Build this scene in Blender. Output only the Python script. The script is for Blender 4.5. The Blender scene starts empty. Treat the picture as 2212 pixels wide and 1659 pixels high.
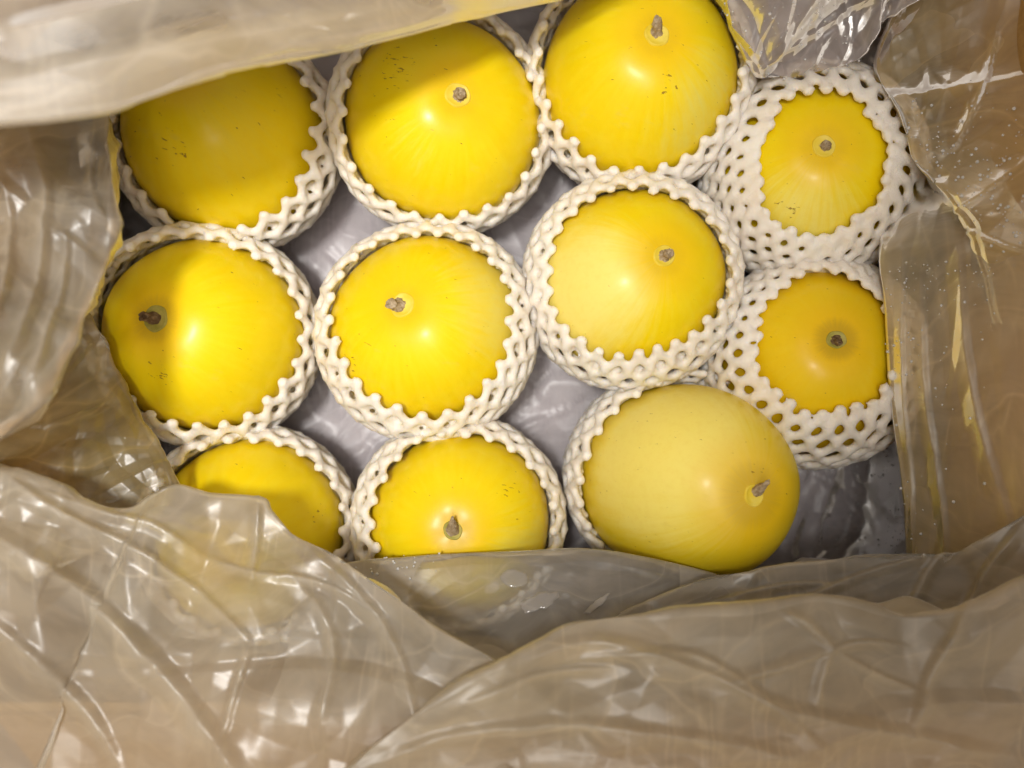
import bpy, math, random
import numpy as np
from mathutils import Vector, Matrix

# ------------------------------------------------------------------ camera, world, lamps, exposure
scene = bpy.context.scene
CZ = 0.518                       # camera height above the floor of the box (metres)
K0 = 0.00027 / 0.453             # metres per unit of photo width (2212 wide) and metre of distance


def at(px, py, z):
    k = K0 * (CZ - z)
    return np.array([(px - 1106.0) * k, (830.0 - py) * k, z])


cam_data = bpy.data.cameras.new('camera')
cam = bpy.data.objects.new('camera', cam_data)
scene.collection.objects.link(cam)
scene.camera = cam
cam.location = (0, 0, CZ)
cam_data.sensor_width = 36
cam_data.lens = 18.0 / (1106 * K0)
cam_data.clip_start = 0.01
cam_data.clip_end = 100
cam_data.dof.use_dof = True
cam_data.dof.focus_distance = 0.405
cam_data.dof.aperture_fstop = 4.2

world = bpy.data.worlds.new('World')
scene.world = world
world.use_nodes = True
wbg = world.node_tree.nodes['Background']
# the room: a pale cool ceiling with light and dark patches added for reflections, warm brown walls and goods lower down
wt = world.node_tree
wco = wt.nodes.new('ShaderNodeTexCoord')
wsep = wt.nodes.new('ShaderNodeSeparateXYZ'); wt.links.new(wco.outputs['Generated'], wsep.inputs[0])
wno = wt.nodes.new('ShaderNodeTexNoise'); wno.inputs['Scale'].default_value = 2.6; wno.inputs['Detail'].default_value = 3
wt.links.new(wco.outputs['Generated'], wno.inputs['Vector'])
wr1 = wt.nodes.new('ShaderNodeMapRange'); wr1.interpolation_type = 'SMOOTHSTEP'
wt.links.new(wno.outputs['Fac'], wr1.inputs[0]); wr1.inputs[1].default_value = 0.43; wr1.inputs[2].default_value = 0.57
wr1.inputs[3].default_value = 0.65; wr1.inputs[4].default_value = 1.42
wmx = wt.nodes.new('ShaderNodeMix'); wmx.data_type = 'RGBA'
wr2 = wt.nodes.new('ShaderNodeMapRange'); wr2.interpolation_type = 'SMOOTHSTEP'
wt.links.new(wsep.outputs['Z'], wr2.inputs[0]); wr2.inputs[1].default_value = 0.25; wr2.inputs[2].default_value = 0.65
wt.links.new(wr2.outputs[0], wmx.inputs[0])
wmx.inputs[6].default_value = (1.0, 0.70, 0.40, 1)
wmx.inputs[7].default_value = (0.97, 0.83, 0.70, 1)
wmu = wt.nodes.new('ShaderNodeVectorMath'); wmu.operation = 'SCALE'
wt.links.new(wmx.outputs[2], wmu.inputs[0]); wt.links.new(wr1.outputs[0], wmu.inputs['Scale'])
wt.links.new(wmu.outputs[0], wbg.inputs[0])
wbg.inputs[1].default_value = 0.42


def area(name, loc, target, size, power, color, shape='DISK'):
    l = bpy.data.lights.new(name, 'AREA')
    l.shape = shape
    l.size = size
    l.energy = power
    l.color = color
    o = bpy.data.objects.new(name, l)
    scene.collection.objects.link(o)
    o.location = loc
    o.rotation_euler = (Vector(target) - Vector(loc)).to_track_quat('-Z', 'Y').to_euler()
    return o


def spot(name, loc, target, radius, power, color, cone):
    l = bpy.data.lights.new(name, 'SPOT')
    l.shadow_soft_size = radius
    l.energy = power
    l.color = color
    l.spot_size = math.radians(cone)
    l.spot_blend = 1.0
    o = bpy.data.objects.new(name, l)
    scene.collection.objects.link(o)
    o.location = loc
    o.rotation_euler = (Vector(target) - Vector(loc)).to_track_quat('-Z', 'Y').to_euler()
    return o


# a ceiling downlight almost straight above the left half of the box, and an added weak fill lamp that lifts the shade
spot('ceiling_downlight', (-0.13, 0.04, 1.05), (-0.215, 0.11, 0.1), 0.056, 29, (1.0, 0.968, 0.925), 58)
area('soft_fill_lamp', (0.02, -0.22, 1.35), (-0.15, 0.02, 0.1), 0.35, 1.9, (1.0, 0.93, 0.84))

scene.view_settings.view_transform = 'Standard'
scene.view_settings.look = 'None'
scene.view_settings.exposure = 0.2
scene.view_settings.gamma = 1.0
scene.render.engine = 'CYCLES'
cy = scene.cycles
cy.use_denoising = True
cy.max_bounces = 9
cy.adaptive_threshold = 0.03
cy.transparent_max_bounces = 20
cy.transmission_bounces = 8
cy.diffuse_bounces = 4
cy.glossy_bounces = 4
cy.caustics_reflective = False
cy.caustics_refractive = False
cy.sample_clamp_indirect = 4.0

# ------------------------------------------------------------------ helpers


def tag(o, label=None, cat=None, group=None, kind=None):
    if label: o['label'] = label
    if cat: o['category'] = cat
    if group: o['group'] = group
    if kind: o['kind'] = kind
    return o


def empty(name, loc):
    o = bpy.data.objects.new(name, None)
    o.empty_display_size = 0.02
    o.location = loc
    scene.collection.objects.link(o)
    return o


def mesh_obj(name, verts, faces, mat, parent=None, smooth=True, loc=None):
    me = bpy.data.meshes.new(name)
    verts = np.asarray(verts, dtype=np.float32)
    if isinstance(faces, np.ndarray):
        nf, w = faces.shape
        me.vertices.add(len(verts))
        me.vertices.foreach_set('co', verts.ravel())
        me.loops.add(nf * w)
        me.loops.foreach_set('vertex_index', faces.astype(np.int32).ravel())
        me.polygons.add(nf)
        me.polygons.foreach_set('loop_start', np.arange(0, nf * w, w, dtype=np.int32))
        me.polygons.foreach_set('loop_total', np.full(nf, w, dtype=np.int32))
        me.update(calc_edges=True)
    else:
        me.from_pydata([tuple(map(float, v)) for v in verts], [], faces)
        me.update()
    if smooth:
        me.polygons.foreach_set('use_smooth', [True] * len(me.polygons))
    me.materials.append(mat)
    o = bpy.data.objects.new(name, me)
    scene.collection.objects.link(o)
    if parent is not None:
        o.parent = parent
    if loc is not None:
        o.location = loc
    return o


def grid_faces(nr, nc, wrap=False):
    r = np.arange(nr - 1)[:, None]
    c = np.arange(nc if wrap else nc - 1)[None, :]
    c2 = (c + 1) % nc
    a = r * nc + c
    b = r * nc + c2
    d = (r + 1) * nc + c2
    e = (r + 1) * nc + c
    return np.stack([a, b, d, e], axis=-1).reshape(-1, 4)


class NT:
    """tiny helper round a material's node tree"""
    def __init__(self, name):
        self.m = bpy.data.materials.new(name)
        self.m.use_nodes = True
        self.t = self.m.node_tree
        self.t.nodes.clear()
        self.out = self.n('ShaderNodeOutputMaterial')

    def n(self, kind, **kw):
        nd = self.t.nodes.new(kind)
        for k, v in kw.items():
            setattr(nd, k, v)
        return nd

    def l(self, a, b):
        self.t.links.new(a, b)

    def val(self, sock, v):
        if hasattr(v, 'is_linked') or isinstance(v, bpy.types.NodeSocket):
            self.l(v, sock)
        else:
            sock.default_value = v

    def math(self, op, a, b=0.0, clamp=False):
        nd = self.n('ShaderNodeMath', operation=op, use_clamp=clamp)
        self.val(nd.inputs[0], a)
        self.val(nd.inputs[1], b)
        return nd.outputs[0]

    def mix(self, fac, a, b):
        nd = self.n('ShaderNodeMix', data_type='RGBA')
        self.val(nd.inputs[0], fac)
        self.val(nd.inputs[6], a)
        self.val(nd.inputs[7], b)
        return nd.outputs[2]

    def ramp(self, fac, lo, hi, a=0.0, b=1.0, smooth=True):
        nd = self.n('ShaderNodeMapRange')
        if smooth:
            nd.interpolation_type = 'SMOOTHSTEP'
        self.val(nd.inputs[0], fac)
        nd.inputs[1].default_value = lo
        nd.inputs[2].default_value = hi
        nd.inputs[3].default_value = a
        nd.inputs[4].default_value = b
        return nd.outputs[0]

    def noise(self, vec, scale, detail=2.0, rough=0.5, dist=0.0):
        nd = self.n('ShaderNodeTexNoise')
        if vec is not None:
            self.l(vec, nd.inputs['Vector'])
        nd.inputs['Scale'].default_value = scale
        nd.inputs['Detail'].default_value = detail
        nd.inputs['Roughness'].default_value = rough
        nd.inputs['Distortion'].default_value = dist
        return nd.outputs['Fac']

    def mapping(self, vec, scale=(1, 1, 1), rot=(0, 0, 0), loc=(0, 0, 0)):
        nd = self.n('ShaderNodeMapping')
        self.l(vec, nd.inputs[0])
        nd.inputs['Scale'].default_value = scale
        nd.inputs['Rotation'].default_value = rot
        nd.inputs['Location'].default_value = loc
        return nd.outputs[0]

    def bump(self, h, strength, dist, normal=None):
        nd = self.n('ShaderNodeBump')
        nd.inputs['Strength'].default_value = strength
        nd.inputs['Distance'].default_value = dist
        self.l(h, nd.inputs['Height'])
        if normal is not None:
            self.l(normal, nd.inputs['Normal'])
        return nd.outputs[0]


# ------------------------------------------------------------------ materials
def mat_film(name, haze=0.5, tint=(0.86, 0.83, 0.79), seed=0.0, rough=0.36, patches=0.0, bumpd=0.0005, facet=0.15, way=0.6, lines=0.14, gloss=1.35):
    """thin hazy polythene film: part clear, part scattering, with a gloss"""
    t = NT(name)
    co = t.n('ShaderNodeTexCoord').outputs['Object']
    co = t.mapping(co, loc=(seed, seed * 0.7, seed * 1.3))
    # the film is pinched into many flat facets with sharp borders, at two sizes
    nz = t.n('ShaderNodeTexNoise'); nz.inputs['Scale'].default_value = 11; nz.inputs['Detail'].default_value = 3
    t.l(co, nz.inputs['Vector'])
    wob = t.n('ShaderNodeVectorMath', operation='MULTIPLY_ADD')
    t.l(nz.outputs['Color'], wob.inputs[0]); wob.inputs[1].default_value = (0.10, 0.10, 0.10); t.l(co, wob.inputs[2])
    reg = t.ramp(nz.outputs['Fac'], 0.42, 0.60, 0.25, 1.0)
    geo = t.n('ShaderNodeNewGeometry')
    acc = geo.outputs['Normal']
    cr = None
    fc = None
    for sc_, st_, rt_ in ((13, (1.0, 1.9, 1.0), (0.2, 0.3, 0.6)), (34, (1.0, 1.7, 1.0), (0.7, 0.1, 2.1))):
        mp = t.mapping(wob.outputs[0], scale=st_, rot=rt_)
        vc = t.n('ShaderNodeTexVoronoi'); vc.inputs['Scale'].default_value = sc_; t.l(mp, vc.inputs['Vector'])
        ctr = t.n('ShaderNodeVectorMath', operation='SUBTRACT'); t.l(vc.outputs['Color'], ctr.inputs[0]); ctr.inputs[1].default_value = (0.5, 0.5, 0.5)
        am = t.n('ShaderNodeVectorMath', operation='SCALE'); t.l(ctr.outputs[0], am.inputs[0])
        t.l(t.math('MULTIPLY', reg, facet * (1.0 if sc_ < 20 else 0.55)), am.inputs['Scale'])
        ad = t.n('ShaderNodeVectorMath', operation='ADD'); t.l(acc, ad.inputs[0]); t.l(am.outputs[0], ad.inputs[1])
        acc = ad.outputs[0]
        if cr is None:
            ve = t.n('ShaderNodeTexVoronoi', feature='DISTANCE_TO_EDGE'); ve.inputs['Scale'].default_value = sc_; t.l(mp, ve.inputs['Vector'])
            cr = t.math('MULTIPLY', t.ramp(ve.outputs['Distance'], 0.0, 0.035, 1.0, 0.0, smooth=False), reg)
            sp = t.n('ShaderNodeSeparateXYZ'); t.l(vc.outputs['Color'], sp.inputs[0])
            fc = t.math('MULTIPLY', t.math('SUBTRACT', sp.outputs[0], 0.5), 0.16)
    nm = t.n('ShaderNodeVectorMath', operation='NORMALIZE'); t.l(acc, nm.inputs[0])
    n2 = t.noise(t.mapping(wob.outputs[0], scale=(1, 2.8, 1), rot=(0.3, 0.2, 0.7)), 30, 3, 0.55)
    bmp = t.bump(n2, 0.5, bumpd, nm.outputs[0])
    lw = t.n('ShaderNodeLayerWeight'); lw.inputs['Blend'].default_value = 0.30
    t.l(bmp, lw.inputs['Normal'])
    cloud = t.ramp(n2, 0.30, 0.70, -0.08, 0.08)
    hz = t.math('ADD', t.math('ADD', t.math('ADD', haze, cloud), fc), t.math('ADD', t.math('MULTIPLY', lw.outputs['Facing'], 0.34), t.math('MULTIPLY', cr, 0.16)), clamp=True)
    # thin stretched pinch lines, whiter than the flat film
    for (ls, lr, lw_) in ((7.0, way, 0.6), (13.0, way + 0.6, 1.0)):
        ln = t.noise(t.mapping(co, scale=(8.0, 1.0, 1.0), rot=(0, 0, -lr)), ls, 1.5, 0.5, 0.25)
        rid = t.math('SUBTRACT', 1.0, t.math('ABSOLUTE', t.math('MULTIPLY', t.math('SUBTRACT', ln, 0.5), 12.0)))
        rid = t.math('POWER', t.math('MAXIMUM', rid, 0.0), 2.0)
        hz = t.math('ADD', hz, t.math('MULTIPLY', t.math('MULTIPLY', rid, t.ramp(t.noise(co, 8 + ls, 1), 0.48, 0.66)), lines * lw_), clamp=True)
    # film made hazier and whiter along each ridge line
    pa = t.n('ShaderNodeAttribute'); pa.attribute_name = 'pinch'
    hz = t.math('ADD', hz, t.math('MULTIPLY', pa.outputs['Fac'], 0.30), clamp=True)
    if patches:
        pn = t.noise(t.mapping(co, loc=(3.3, 1.2, 0)), 26, 2, 0.45, 0.6)
        hz = t.math('ADD', hz, t.math('MULTIPLY', t.ramp(pn, 0.57, 0.59), patches), clamp=True)
    dif = t.n('ShaderNodeBsdfDiffuse'); dif.inputs[0].default_value = (*tint, 1)
    trl = t.n('ShaderNodeBsdfTranslucent'); trl.inputs[0].default_value = (tint[0], tint[1] * 0.985, tint[2] * 0.95, 1)
    t.l(bmp, dif.inputs['Normal']); t.l(bmp, trl.inputs['Normal'])
    sca = t.n('ShaderNodeMixShader'); sca.inputs[0].default_value = 0.66
    t.l(dif.outputs[0], sca.inputs[1]); t.l(trl.outputs[0], sca.inputs[2])
    tra = t.n('ShaderNodeBsdfTransparent'); tra.inputs[0].default_value = (0.95, 0.945, 0.93, 1)
    body = t.n('ShaderNodeMixShader')
    t.l(hz, body.inputs[0]); t.l(tra.outputs[0], body.inputs[1]); t.l(sca.outputs[0], body.inputs[2])
    glo = t.n('ShaderNodeBsdfGlossy'); glo.inputs['Roughness'].default_value = rough
    glo.inputs[0].default_value = (1, 1, 1, 1)
    t.l(bmp, glo.inputs['Normal'])
    fr = t.n('ShaderNodeFresnel'); fr.inputs[0].default_value = 1.5
    t.l(bmp, fr.inputs['Normal'])
    fin = t.n('ShaderNodeMixShader')
    t.l(t.math('MULTIPLY', fr.outputs[0], gloss, clamp=True), fin.inputs[0])
    t.l(body.outputs[0], fin.inputs[1]); t.l(glo.outputs[0], fin.inputs[2])
    t.l(fin.outputs[0], t.out.inputs[0])
    return t.m


def mat_net():
    t = NT('foam_net')
    co = t.n('ShaderNodeTexCoord').outputs['Object']
    b = t.n('ShaderNodeBsdfPrincipled')
    n1 = t.noise(co, 30, 2)
    col = t.mix(t.ramp(n1, 0.3, 0.7), (0.93, 0.875, 0.80, 1), (0.89, 0.81, 0.71, 1))
    t.l(col, b.inputs['Base Color'])
    b.inputs['Roughness'].default_value = 0.5
    b.inputs['Subsurface Weight'].default_value = 0.45
    b.inputs['Subsurface Radius'].default_value = (1.0, 0.8, 0.55)
    b.inputs['Subsurface Scale'].default_value = 0.007
    cells = t.n('ShaderNodeTexVoronoi'); cells.inputs['Scale'].default_value = 1500
    t.l(co, cells.inputs['Vector'])
    h = t.math('ADD', t.math('MULTIPLY', t.noise(co, 420, 2), 1.2), t.math('MULTIPLY', cells.outputs['Distance'], 0.6))
    t.l(t.bump(h, 0.5, 0.0007), b.inputs['Normal'])
    t.l(b.outputs[0], t.out.inputs[0])
    return t.m


def mat_melon(i, pale_dir, pale_lo, pale_hi, pale_col=(0.80, 0.70, 0.16), deep=(0.86, 0.50, 0.004),
              skin=(0.90, 0.69, 0.003), scar_dir=(0, 1, 0), scar_w=0.93, ring=0.15, c=0.06):
    t = NT('melon_skin_%s' % i)
    co0 = t.n('ShaderNodeTexCoord').outputs['Object']
    co = t.mapping(co0, loc=(i * 1.7, i * 0.9, i * 0.4))
    nrm = t.n('ShaderNodeVectorMath', operation='NORMALIZE'); t.l(co0, nrm.inputs[0])
    sep = t.n('ShaderNodeSeparateXYZ'); t.l(nrm.outputs[0], sep.inputs[0])
    # streaks running from the stem to the blossom end: noise on (cos, sin) of the longitude
    flat = t.n('ShaderNodeVectorMath', operation='MULTIPLY'); t.l(nrm.outputs[0], flat.inputs[0]); flat.inputs[1].default_value = (1, 1, 0.0)
    fn = t.n('ShaderNodeVectorMath', operation='NORMALIZE'); t.l(flat.outputs[0], fn.inputs[0])
    zadd = t.n('ShaderNodeCombineXYZ'); t.l(t.math('MULTIPLY', sep.outputs['Z'], 0.35), zadd.inputs[2])
    sv = t.n('ShaderNodeVectorMath', operation='ADD'); t.l(fn.outputs[0], sv.inputs[0]); t.l(zadd.outputs[0], sv.inputs[1])
    streak = t.noise(sv.outputs[0], 9, 4, 0.65)
    soft = t.noise(co, 16, 3, 0.5)
    # pale side
    dp = t.n('ShaderNodeVectorMath', operation='DOT_PRODUCT'); t.l(nrm.outputs[0], dp.inputs[0])
    dp.inputs[1].default_value = Vector(pale_dir).normalized()
    pm = t.math('ADD', dp.outputs['Value'], t.math('ADD', t.math('MULTIPLY', t.math('SUBTRACT', soft, 0.5), 0.5), t.math('MULTIPLY', t.math('SUBTRACT', streak, 0.5), 0.35)))
    pm = t.ramp(pm, pale_lo, pale_hi)
    pore = t.noise(co, 260, 3, 0.65)
    rub = t.ramp(t.noise(t.mapping(co, scale=(1, 2.2, 1), rot=(0.2, 1.0, i * 0.8)), 34, 5, 0.75), 0.60, 0.74)
    col = t.mix(t.ramp(streak, 0.3, 0.75), (skin[0], skin[1] * 0.98, skin[2], 1), (skin[0] * 1.0, skin[1] * 1.02, skin[2] + 0.012, 1))
    col = t.mix(t.ramp(t.noise(co, 40, 3, 0.6), 0.45, 0.8, 0.0, 0.22), col, (skin[0] * 0.93, skin[1] * 0.86, 0.004, 1))
    col = t.mix(pm, col, (*pale_col, 1))
    col = t.mix(t.ramp(pore, 0.42, 0.72, 0.0, 0.09), col, (skin[0] * 0.86, skin[1] * 0.72, 0.004, 1))
    col = t.mix(t.math('MULTIPLY', rub, 0.22), col, (0.72, 0.58, 0.13, 1))
    near = t.ramp(t.math('ADD', sep.outputs['Z'], t.math('MULTIPLY', t.math('SUBTRACT', streak, 0.5), 0.06)), 0.87, 1.0)
    col = t.mix(t.math('MULTIPLY', near, 0.5), col, (*deep, 1))
    # olive brown halo right round the stem on some fruit
    halo = t.ramp(t.math('ADD', sep.outputs['Z'], t.math('MULTIPLY', t.math('SUBTRACT', streak, 0.5), 0.02)), 0.968, 0.994)
    col = t.mix(t.math('MULTIPLY', halo, ring), col, (0.40, 0.25, 0.02, 1))
    # little scuffs and scabs, in one cluster and a few strays
    ds = t.n('ShaderNodeVectorMath', operation='DOT_PRODUCT'); t.l(nrm.outputs[0], ds.inputs[0])
    ds.inputs[1].default_value = Vector(scar_dir).normalized()
    clus = t.ramp(ds.outputs['Value'], scar_w, 0.998)
    sc1 = t.noise(t.mapping(co, scale=(1, 3.2, 1), rot=(0.4, 0.7, i)), 210, 2, 0.6)
    th = t.math('SUBTRACT', sc1, t.math('MULTIPLY', t.math('SUBTRACT', 1.0, clus), 0.115))
    scar = t.ramp(th, 0.61, 0.66)
    sc2 = t.noise(t.mapping(co, scale=(1, 5, 1), rot=(1.1 * i, 0.3, 0.6), loc=(4, 4, 4)), 110, 2, 0.5)
    scar2 = t.math('MULTIPLY', t.ramp(sc2, 0.765, 0.81), 0.6)
    scar = t.math('MAXIMUM', scar, scar2)
    col = t.mix(t.math('MULTIPLY', scar, 0.8), col, (0.24, 0.12, 0.015, 1))
    b = t.n('ShaderNodeBsdfPrincipled')
    t.l(col, b.inputs['Base Color'])
    t.l(t.math('ADD', t.ramp(soft, 0.3, 0.7, 0.30, 0.40), t.math('MULTIPLY', rub, 0.18)), b.inputs['Roughness'])
    b.inputs['Specular IOR Level'].default_value = 0.2
    b.inputs['Subsurface Weight'].default_value = 0.08
    b.inputs['Subsurface Radius'].default_value = (1.0, 0.6, 0.1)
    b.inputs['Subsurface Scale'].default_value = 0.004
    b.inputs['Coat Weight'].default_value = 0.10
    b.inputs['Coat Roughness'].default_value = 0.20
    h = t.math('ADD', t.noise(co, 90, 3, 0.5), t.math('MULTIPLY', scar, -0.6))
    h = t.math('ADD', h, t.math('MULTIPLY', pore, 0.22))
    t.l(t.bump(h, 0.2, 0.0004), b.inputs['Normal'])
    t.l(b.outputs[0], t.out.inputs[0])
    return t.m


def mat_simple(name, c1, c2, scale, rough=0.8, bump=0.3, dist=0.001, stretch=(1, 1, 1), spec=0.3):
    t = NT(name)
    co = t.mapping(t.n('ShaderNodeTexCoord').outputs['Object'], scale=stretch)
    n = t.noise(co, scale, 5, 0.6)
    b = t.n('ShaderNodeBsdfPrincipled')
    t.l(t.mix(t.ramp(n, 0.35, 0.68), (*c1, 1), (*c2, 1)), b.inputs['Base Color'])
    b.inputs['Roughness'].default_value = rough
    b.inputs['Specular IOR Level'].default_value = spec
    t.l(t.bump(n, bump, dist), b.inputs['Normal'])
    t.l(b.outputs[0], t.out.inputs[0])
    return t.m


def mat_drop():
    t = NT('water_drop')
    b = t.n('ShaderNodeBsdfPrincipled')
    b.inputs['Base Color'].default_value = (1, 1, 1, 1)
    b.inputs['Roughness'].default_value = 0.03
    b.inputs['IOR'].default_value = 1.33
    b.inputs['Transmission Weight'].default_value = 0.45
    t.l(b.outputs[0], t.out.inputs[0])
    return t.m


M_NET = mat_net()
M_STEM = mat_simple('dry_stem', (0.30, 0.21, 0.11), (0.56, 0.45, 0.30), 420, 0.85, 0.9, 0.0015, (1, 1, 0.4))
M_STEM_D = mat_simple('dark_dry_stem', (0.11, 0.06, 0.025), (0.28, 0.19, 0.10), 420, 0.8, 0.9, 0.0015, (1, 1, 0.4))
M_SCAR = mat_simple('stem_scar', (0.80, 0.60, 0.04), (0.83, 0.67, 0.11), 160, 0.45, 0.3, 0.0006)
M_SCAR_G = mat_simple('green_stem_scar', (0.34, 0.31, 0.05), (0.47, 0.40, 0.09), 160, 0.5, 0.3, 0.0006)
M_RIM = mat_simple('scar_edge', (0.86, 0.72, 0.30), (0.90, 0.78, 0.42), 200, 0.5, 0.2, 0.0004)
M_KRAFT = mat_simple('kraft_board', (0.42, 0.25, 0.09), (0.50, 0.31, 0.12), 60, 0.85, 0.2, 0.0006, (1, 6, 6))
M_GREY = mat_simple('grey_board', (0.58, 0.55, 0.58), (0.66, 0.63, 0.66), 40, 0.8, 0.2, 0.0006)
M_GROUND = mat_simple('brown_floor', (0.20, 0.135, 0.085), (0.26, 0.18, 0.115), 8, 0.7, 0.2, 0.001)
M_DROP = mat_drop()
M_LINING = mat_film('film_lining', haze=0.42, tint=(0.88, 0.83, 0.86), seed=1.0, rough=0.36, lines=0.14, facet=0.24, gloss=0.9)
M_FLAP = mat_film('film_flap', haze=0.32, tint=(0.92, 0.83, 0.68), seed=2.3, way=0.2)
M_FLAP_TOP = mat_film('film_flap_smooth', haze=0.23, tint=(0.97, 0.92, 0.82), seed=3.1, rough=0.46, gloss=0.9, facet=0.07, way=1.3, lines=0.10)
M_FLAP_LOW = mat_film('film_flap_low', haze=0.53, tint=(0.98, 0.88, 0.70), seed=5.6, rough=0.36, way=0.9, facet=0.11, lines=0.16)
M_PLEAT = mat_film('film_pleat', haze=0.46, tint=(0.92, 0.80, 0.55), seed=7.7, way=0.0, facet=0.14, lines=0.22)
M_FLAP_FRONT = mat_film('film_flap_front', haze=0.47, tint=(0.98, 0.86, 0.64), seed=8.6, rough=0.42, way=-1.25, facet=0.12, lines=0.16)
M_FLAP2 = mat_film('film_flap_golden', haze=0.38, tint=(0.98, 0.78, 0.38), seed=4.1, way=0.1, facet=0.17)  # golden tint paints in light from the melons and board
M_FLAP3 = mat_film('film_flap_wet', haze=0.42, tint=(0.86, 0.80, 0.72), seed=6.2, facet=0.10, lines=0.06, patches=0.30)

# ------------------------------------------------------------------ the setting: floor under the carton
gv = [(-3, -3, -0.016), (3, -3, -0.016), (3, 3, -0.016), (-3, 3, -0.016)]
g = mesh_obj('floor', gv, [(0, 1, 2, 3)], M_GROUND, smooth=False)
tag(g, kind='structure')

# ------------------------------------------------------------------ cardboard carton
BX0, BX1, BY0, BY1, BH = -0.243, 0.243, -0.150, 0.262, 0.152
TH = 0.005


def box_mesh(x0, x1, y0, y1, z0, z1):
    v = [(x, y, z) for z in (z0, z1) for y in (y0, y1) for x in (x0, x1)]
    f = [(0, 2, 3, 1), (4, 5, 7, 6), (0, 1, 5, 4), (2, 6, 7, 3), (0, 4, 6, 2), (1, 3, 7, 5)]
    return v, f


carton = empty('cardboard_box', (0, 0, -0.012))
tag(carton, 'open brown cardboard box under the plastic liner, holding all the melons', 'box')
off = np.array([0, 0, 0.012])


def carton_part(name, *b, mat=M_KRAFT):
    v, f = box_mesh(*b)
    v = [np.array(p) + off for p in v]
    o = mesh_obj(name, v, f, mat, carton, smooth=False)
    md = o.modifiers.new('bevel', 'BEVEL'); md.width = 0.0012; md.segments = 2
    return o


carton_part('bottom_panel', BX0, BX1, BY0, BY1, -0.010, -0.004, mat=M_GREY)
carton_part('side_panel', BX0 - TH, BX0, BY0 - TH, BY1 + TH, -0.010, BH)
carton_part('side_panel', BX1, BX1 + TH, BY0 - TH, BY1 + TH, -0.010, BH)
carton_part('side_panel', BX0, BX1, BY0 - TH, BY0, -0.010, BH)
carton_part('side_panel', BX0, BX1, BY1, BY1 + TH, -0.010, BH)


def lid_flap(p0, p1, out, ln, drop):
    p0, p1, out = np.array(p0), np.array(p1), np.array(out, float)
    e = [p0, p1, p1 + out * ln + np.array([0, 0, drop]), p0 + out * ln + np.array([0, 0, drop])]
    n = np.cross(e[1] - e[0], e[3] - e[0]); n /= np.linalg.norm(n)
    if n[2] < 0: n = -n
    v = [p + off - n * 0.004 for p in e] + [p + off for p in e]
    f = [(0, 3, 2, 1), (4, 5, 6, 7), (0, 1, 5, 4), (1, 2, 6, 5), (2, 3, 7, 6), (3, 0, 4, 7)]
    mesh_obj('lid_flap', v, f, M_KRAFT, carton, smooth=False)


zt = BH + 0.001
lid_flap((BX0, BY0 - TH - .001, zt), (BX1, BY0 - TH - .001, zt), (0, -1, 0), 0.14, -0.11)
lid_flap((BX0, BY1 + TH + .001, zt), (BX1, BY1 + TH + .001, zt), (0, 1, 0), 0.18, -0.03)
lid_flap((BX0 - TH - .001, BY0, zt), (BX0 - TH - .001, BY1, zt), (-1, 0, 0), 0.18, -0.05)
lid_flap((BX1 + TH + .001, BY0, zt), (BX1 + TH + .001, BY1, zt), (1, 0, 0), 0.18, -0.05)

# ------------------------------------------------------------------ melons and nets
CAMP = np.array([0, 0, CZ])


def hit(px, py, c, R):
    """point where the sight line through a photo position meets a sphere (nearest approach if it misses)"""
    p = at(px, py, 0.0)
    d = p - CAMP
    d /= np.linalg.norm(d)
    oc = CAMP - c
    b = np.dot(oc, d)
    disc = b * b - (np.dot(oc, oc) - R * R)
    s = -b - math.sqrt(max(disc, 0.0))
    q = CAMP + d * s
    u = q - c
    return u / np.linalg.norm(u)


def basis(z, hint=(0.3, 0.9, 0.1)):
    z = np.array(z, float); z /= np.linalg.norm(z)
    x = np.cross(np.array(hint), z); x /= np.linalg.norm(x)
    return x, np.cross(z, x), z


def melon_r(cosang, a, c, rng):
    """distance from the fruit's centre to its skin, by angle from the stem axis"""
    cosang = np.clip(cosang, -1, 1)
    sn = np.sqrt(1 - cosang ** 2)
    r = 1.0 / np.sqrt((sn / a) ** 2 + (cosang / c) ** 2)
    ang = np.arccos(cosang)
    r = r - 0.0022 * np.exp(-(ang / 0.22) ** 2)
    r = r + 0.0008 * np.exp(-((ang - 0.62) / 0.34) ** 2)
    return r


def tube(path, rad, sides=7, closed=False, flat=None):
    """path (n,3), rad (n,), flat: (n,3) outward normals to squash against; returns verts, faces"""
    n = len(path)
    tg = np.gradient(path, axis=0)
    tg /= np.linalg.norm(tg, axis=1)[:, None] + 1e-12
    nr = flat - (flat * tg).sum(1)[:, None] * tg
    nr /= np.linalg.norm(nr, axis=1)[:, None] + 1e-12
    bn = np.cross(tg, nr)
    an = np.arange(sides) * 2 * math.pi / sides
    v = path[:, None, :] + rad[:, None, None] * (np.cos(an)[None, :, None] * nr[:, None, :] * 0.86 + np.sin(an)[None, :, None] * bn[:, None, :])
    v = v.reshape(-1, 3)
    f = grid_faces(n, sides, wrap=True)
    return v, f, n * sides


ICO_V, ICO_F = None, None


def ico():
    global ICO_V, ICO_F
    if ICO_V is None:
        import bmesh
        bm = bmesh.new()
        bmesh.ops.create_icosphere(bm, subdivisions=1, radius=1.0)
        bm.verts.ensure_lookup_table()
        ICO_V = np.array([v.co[:] for v in bm.verts])
        ICO_F = np.array([[v.index for v in f.verts] for f in bm.faces])
        bm.free()
    return ICO_V, ICO_F


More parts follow.
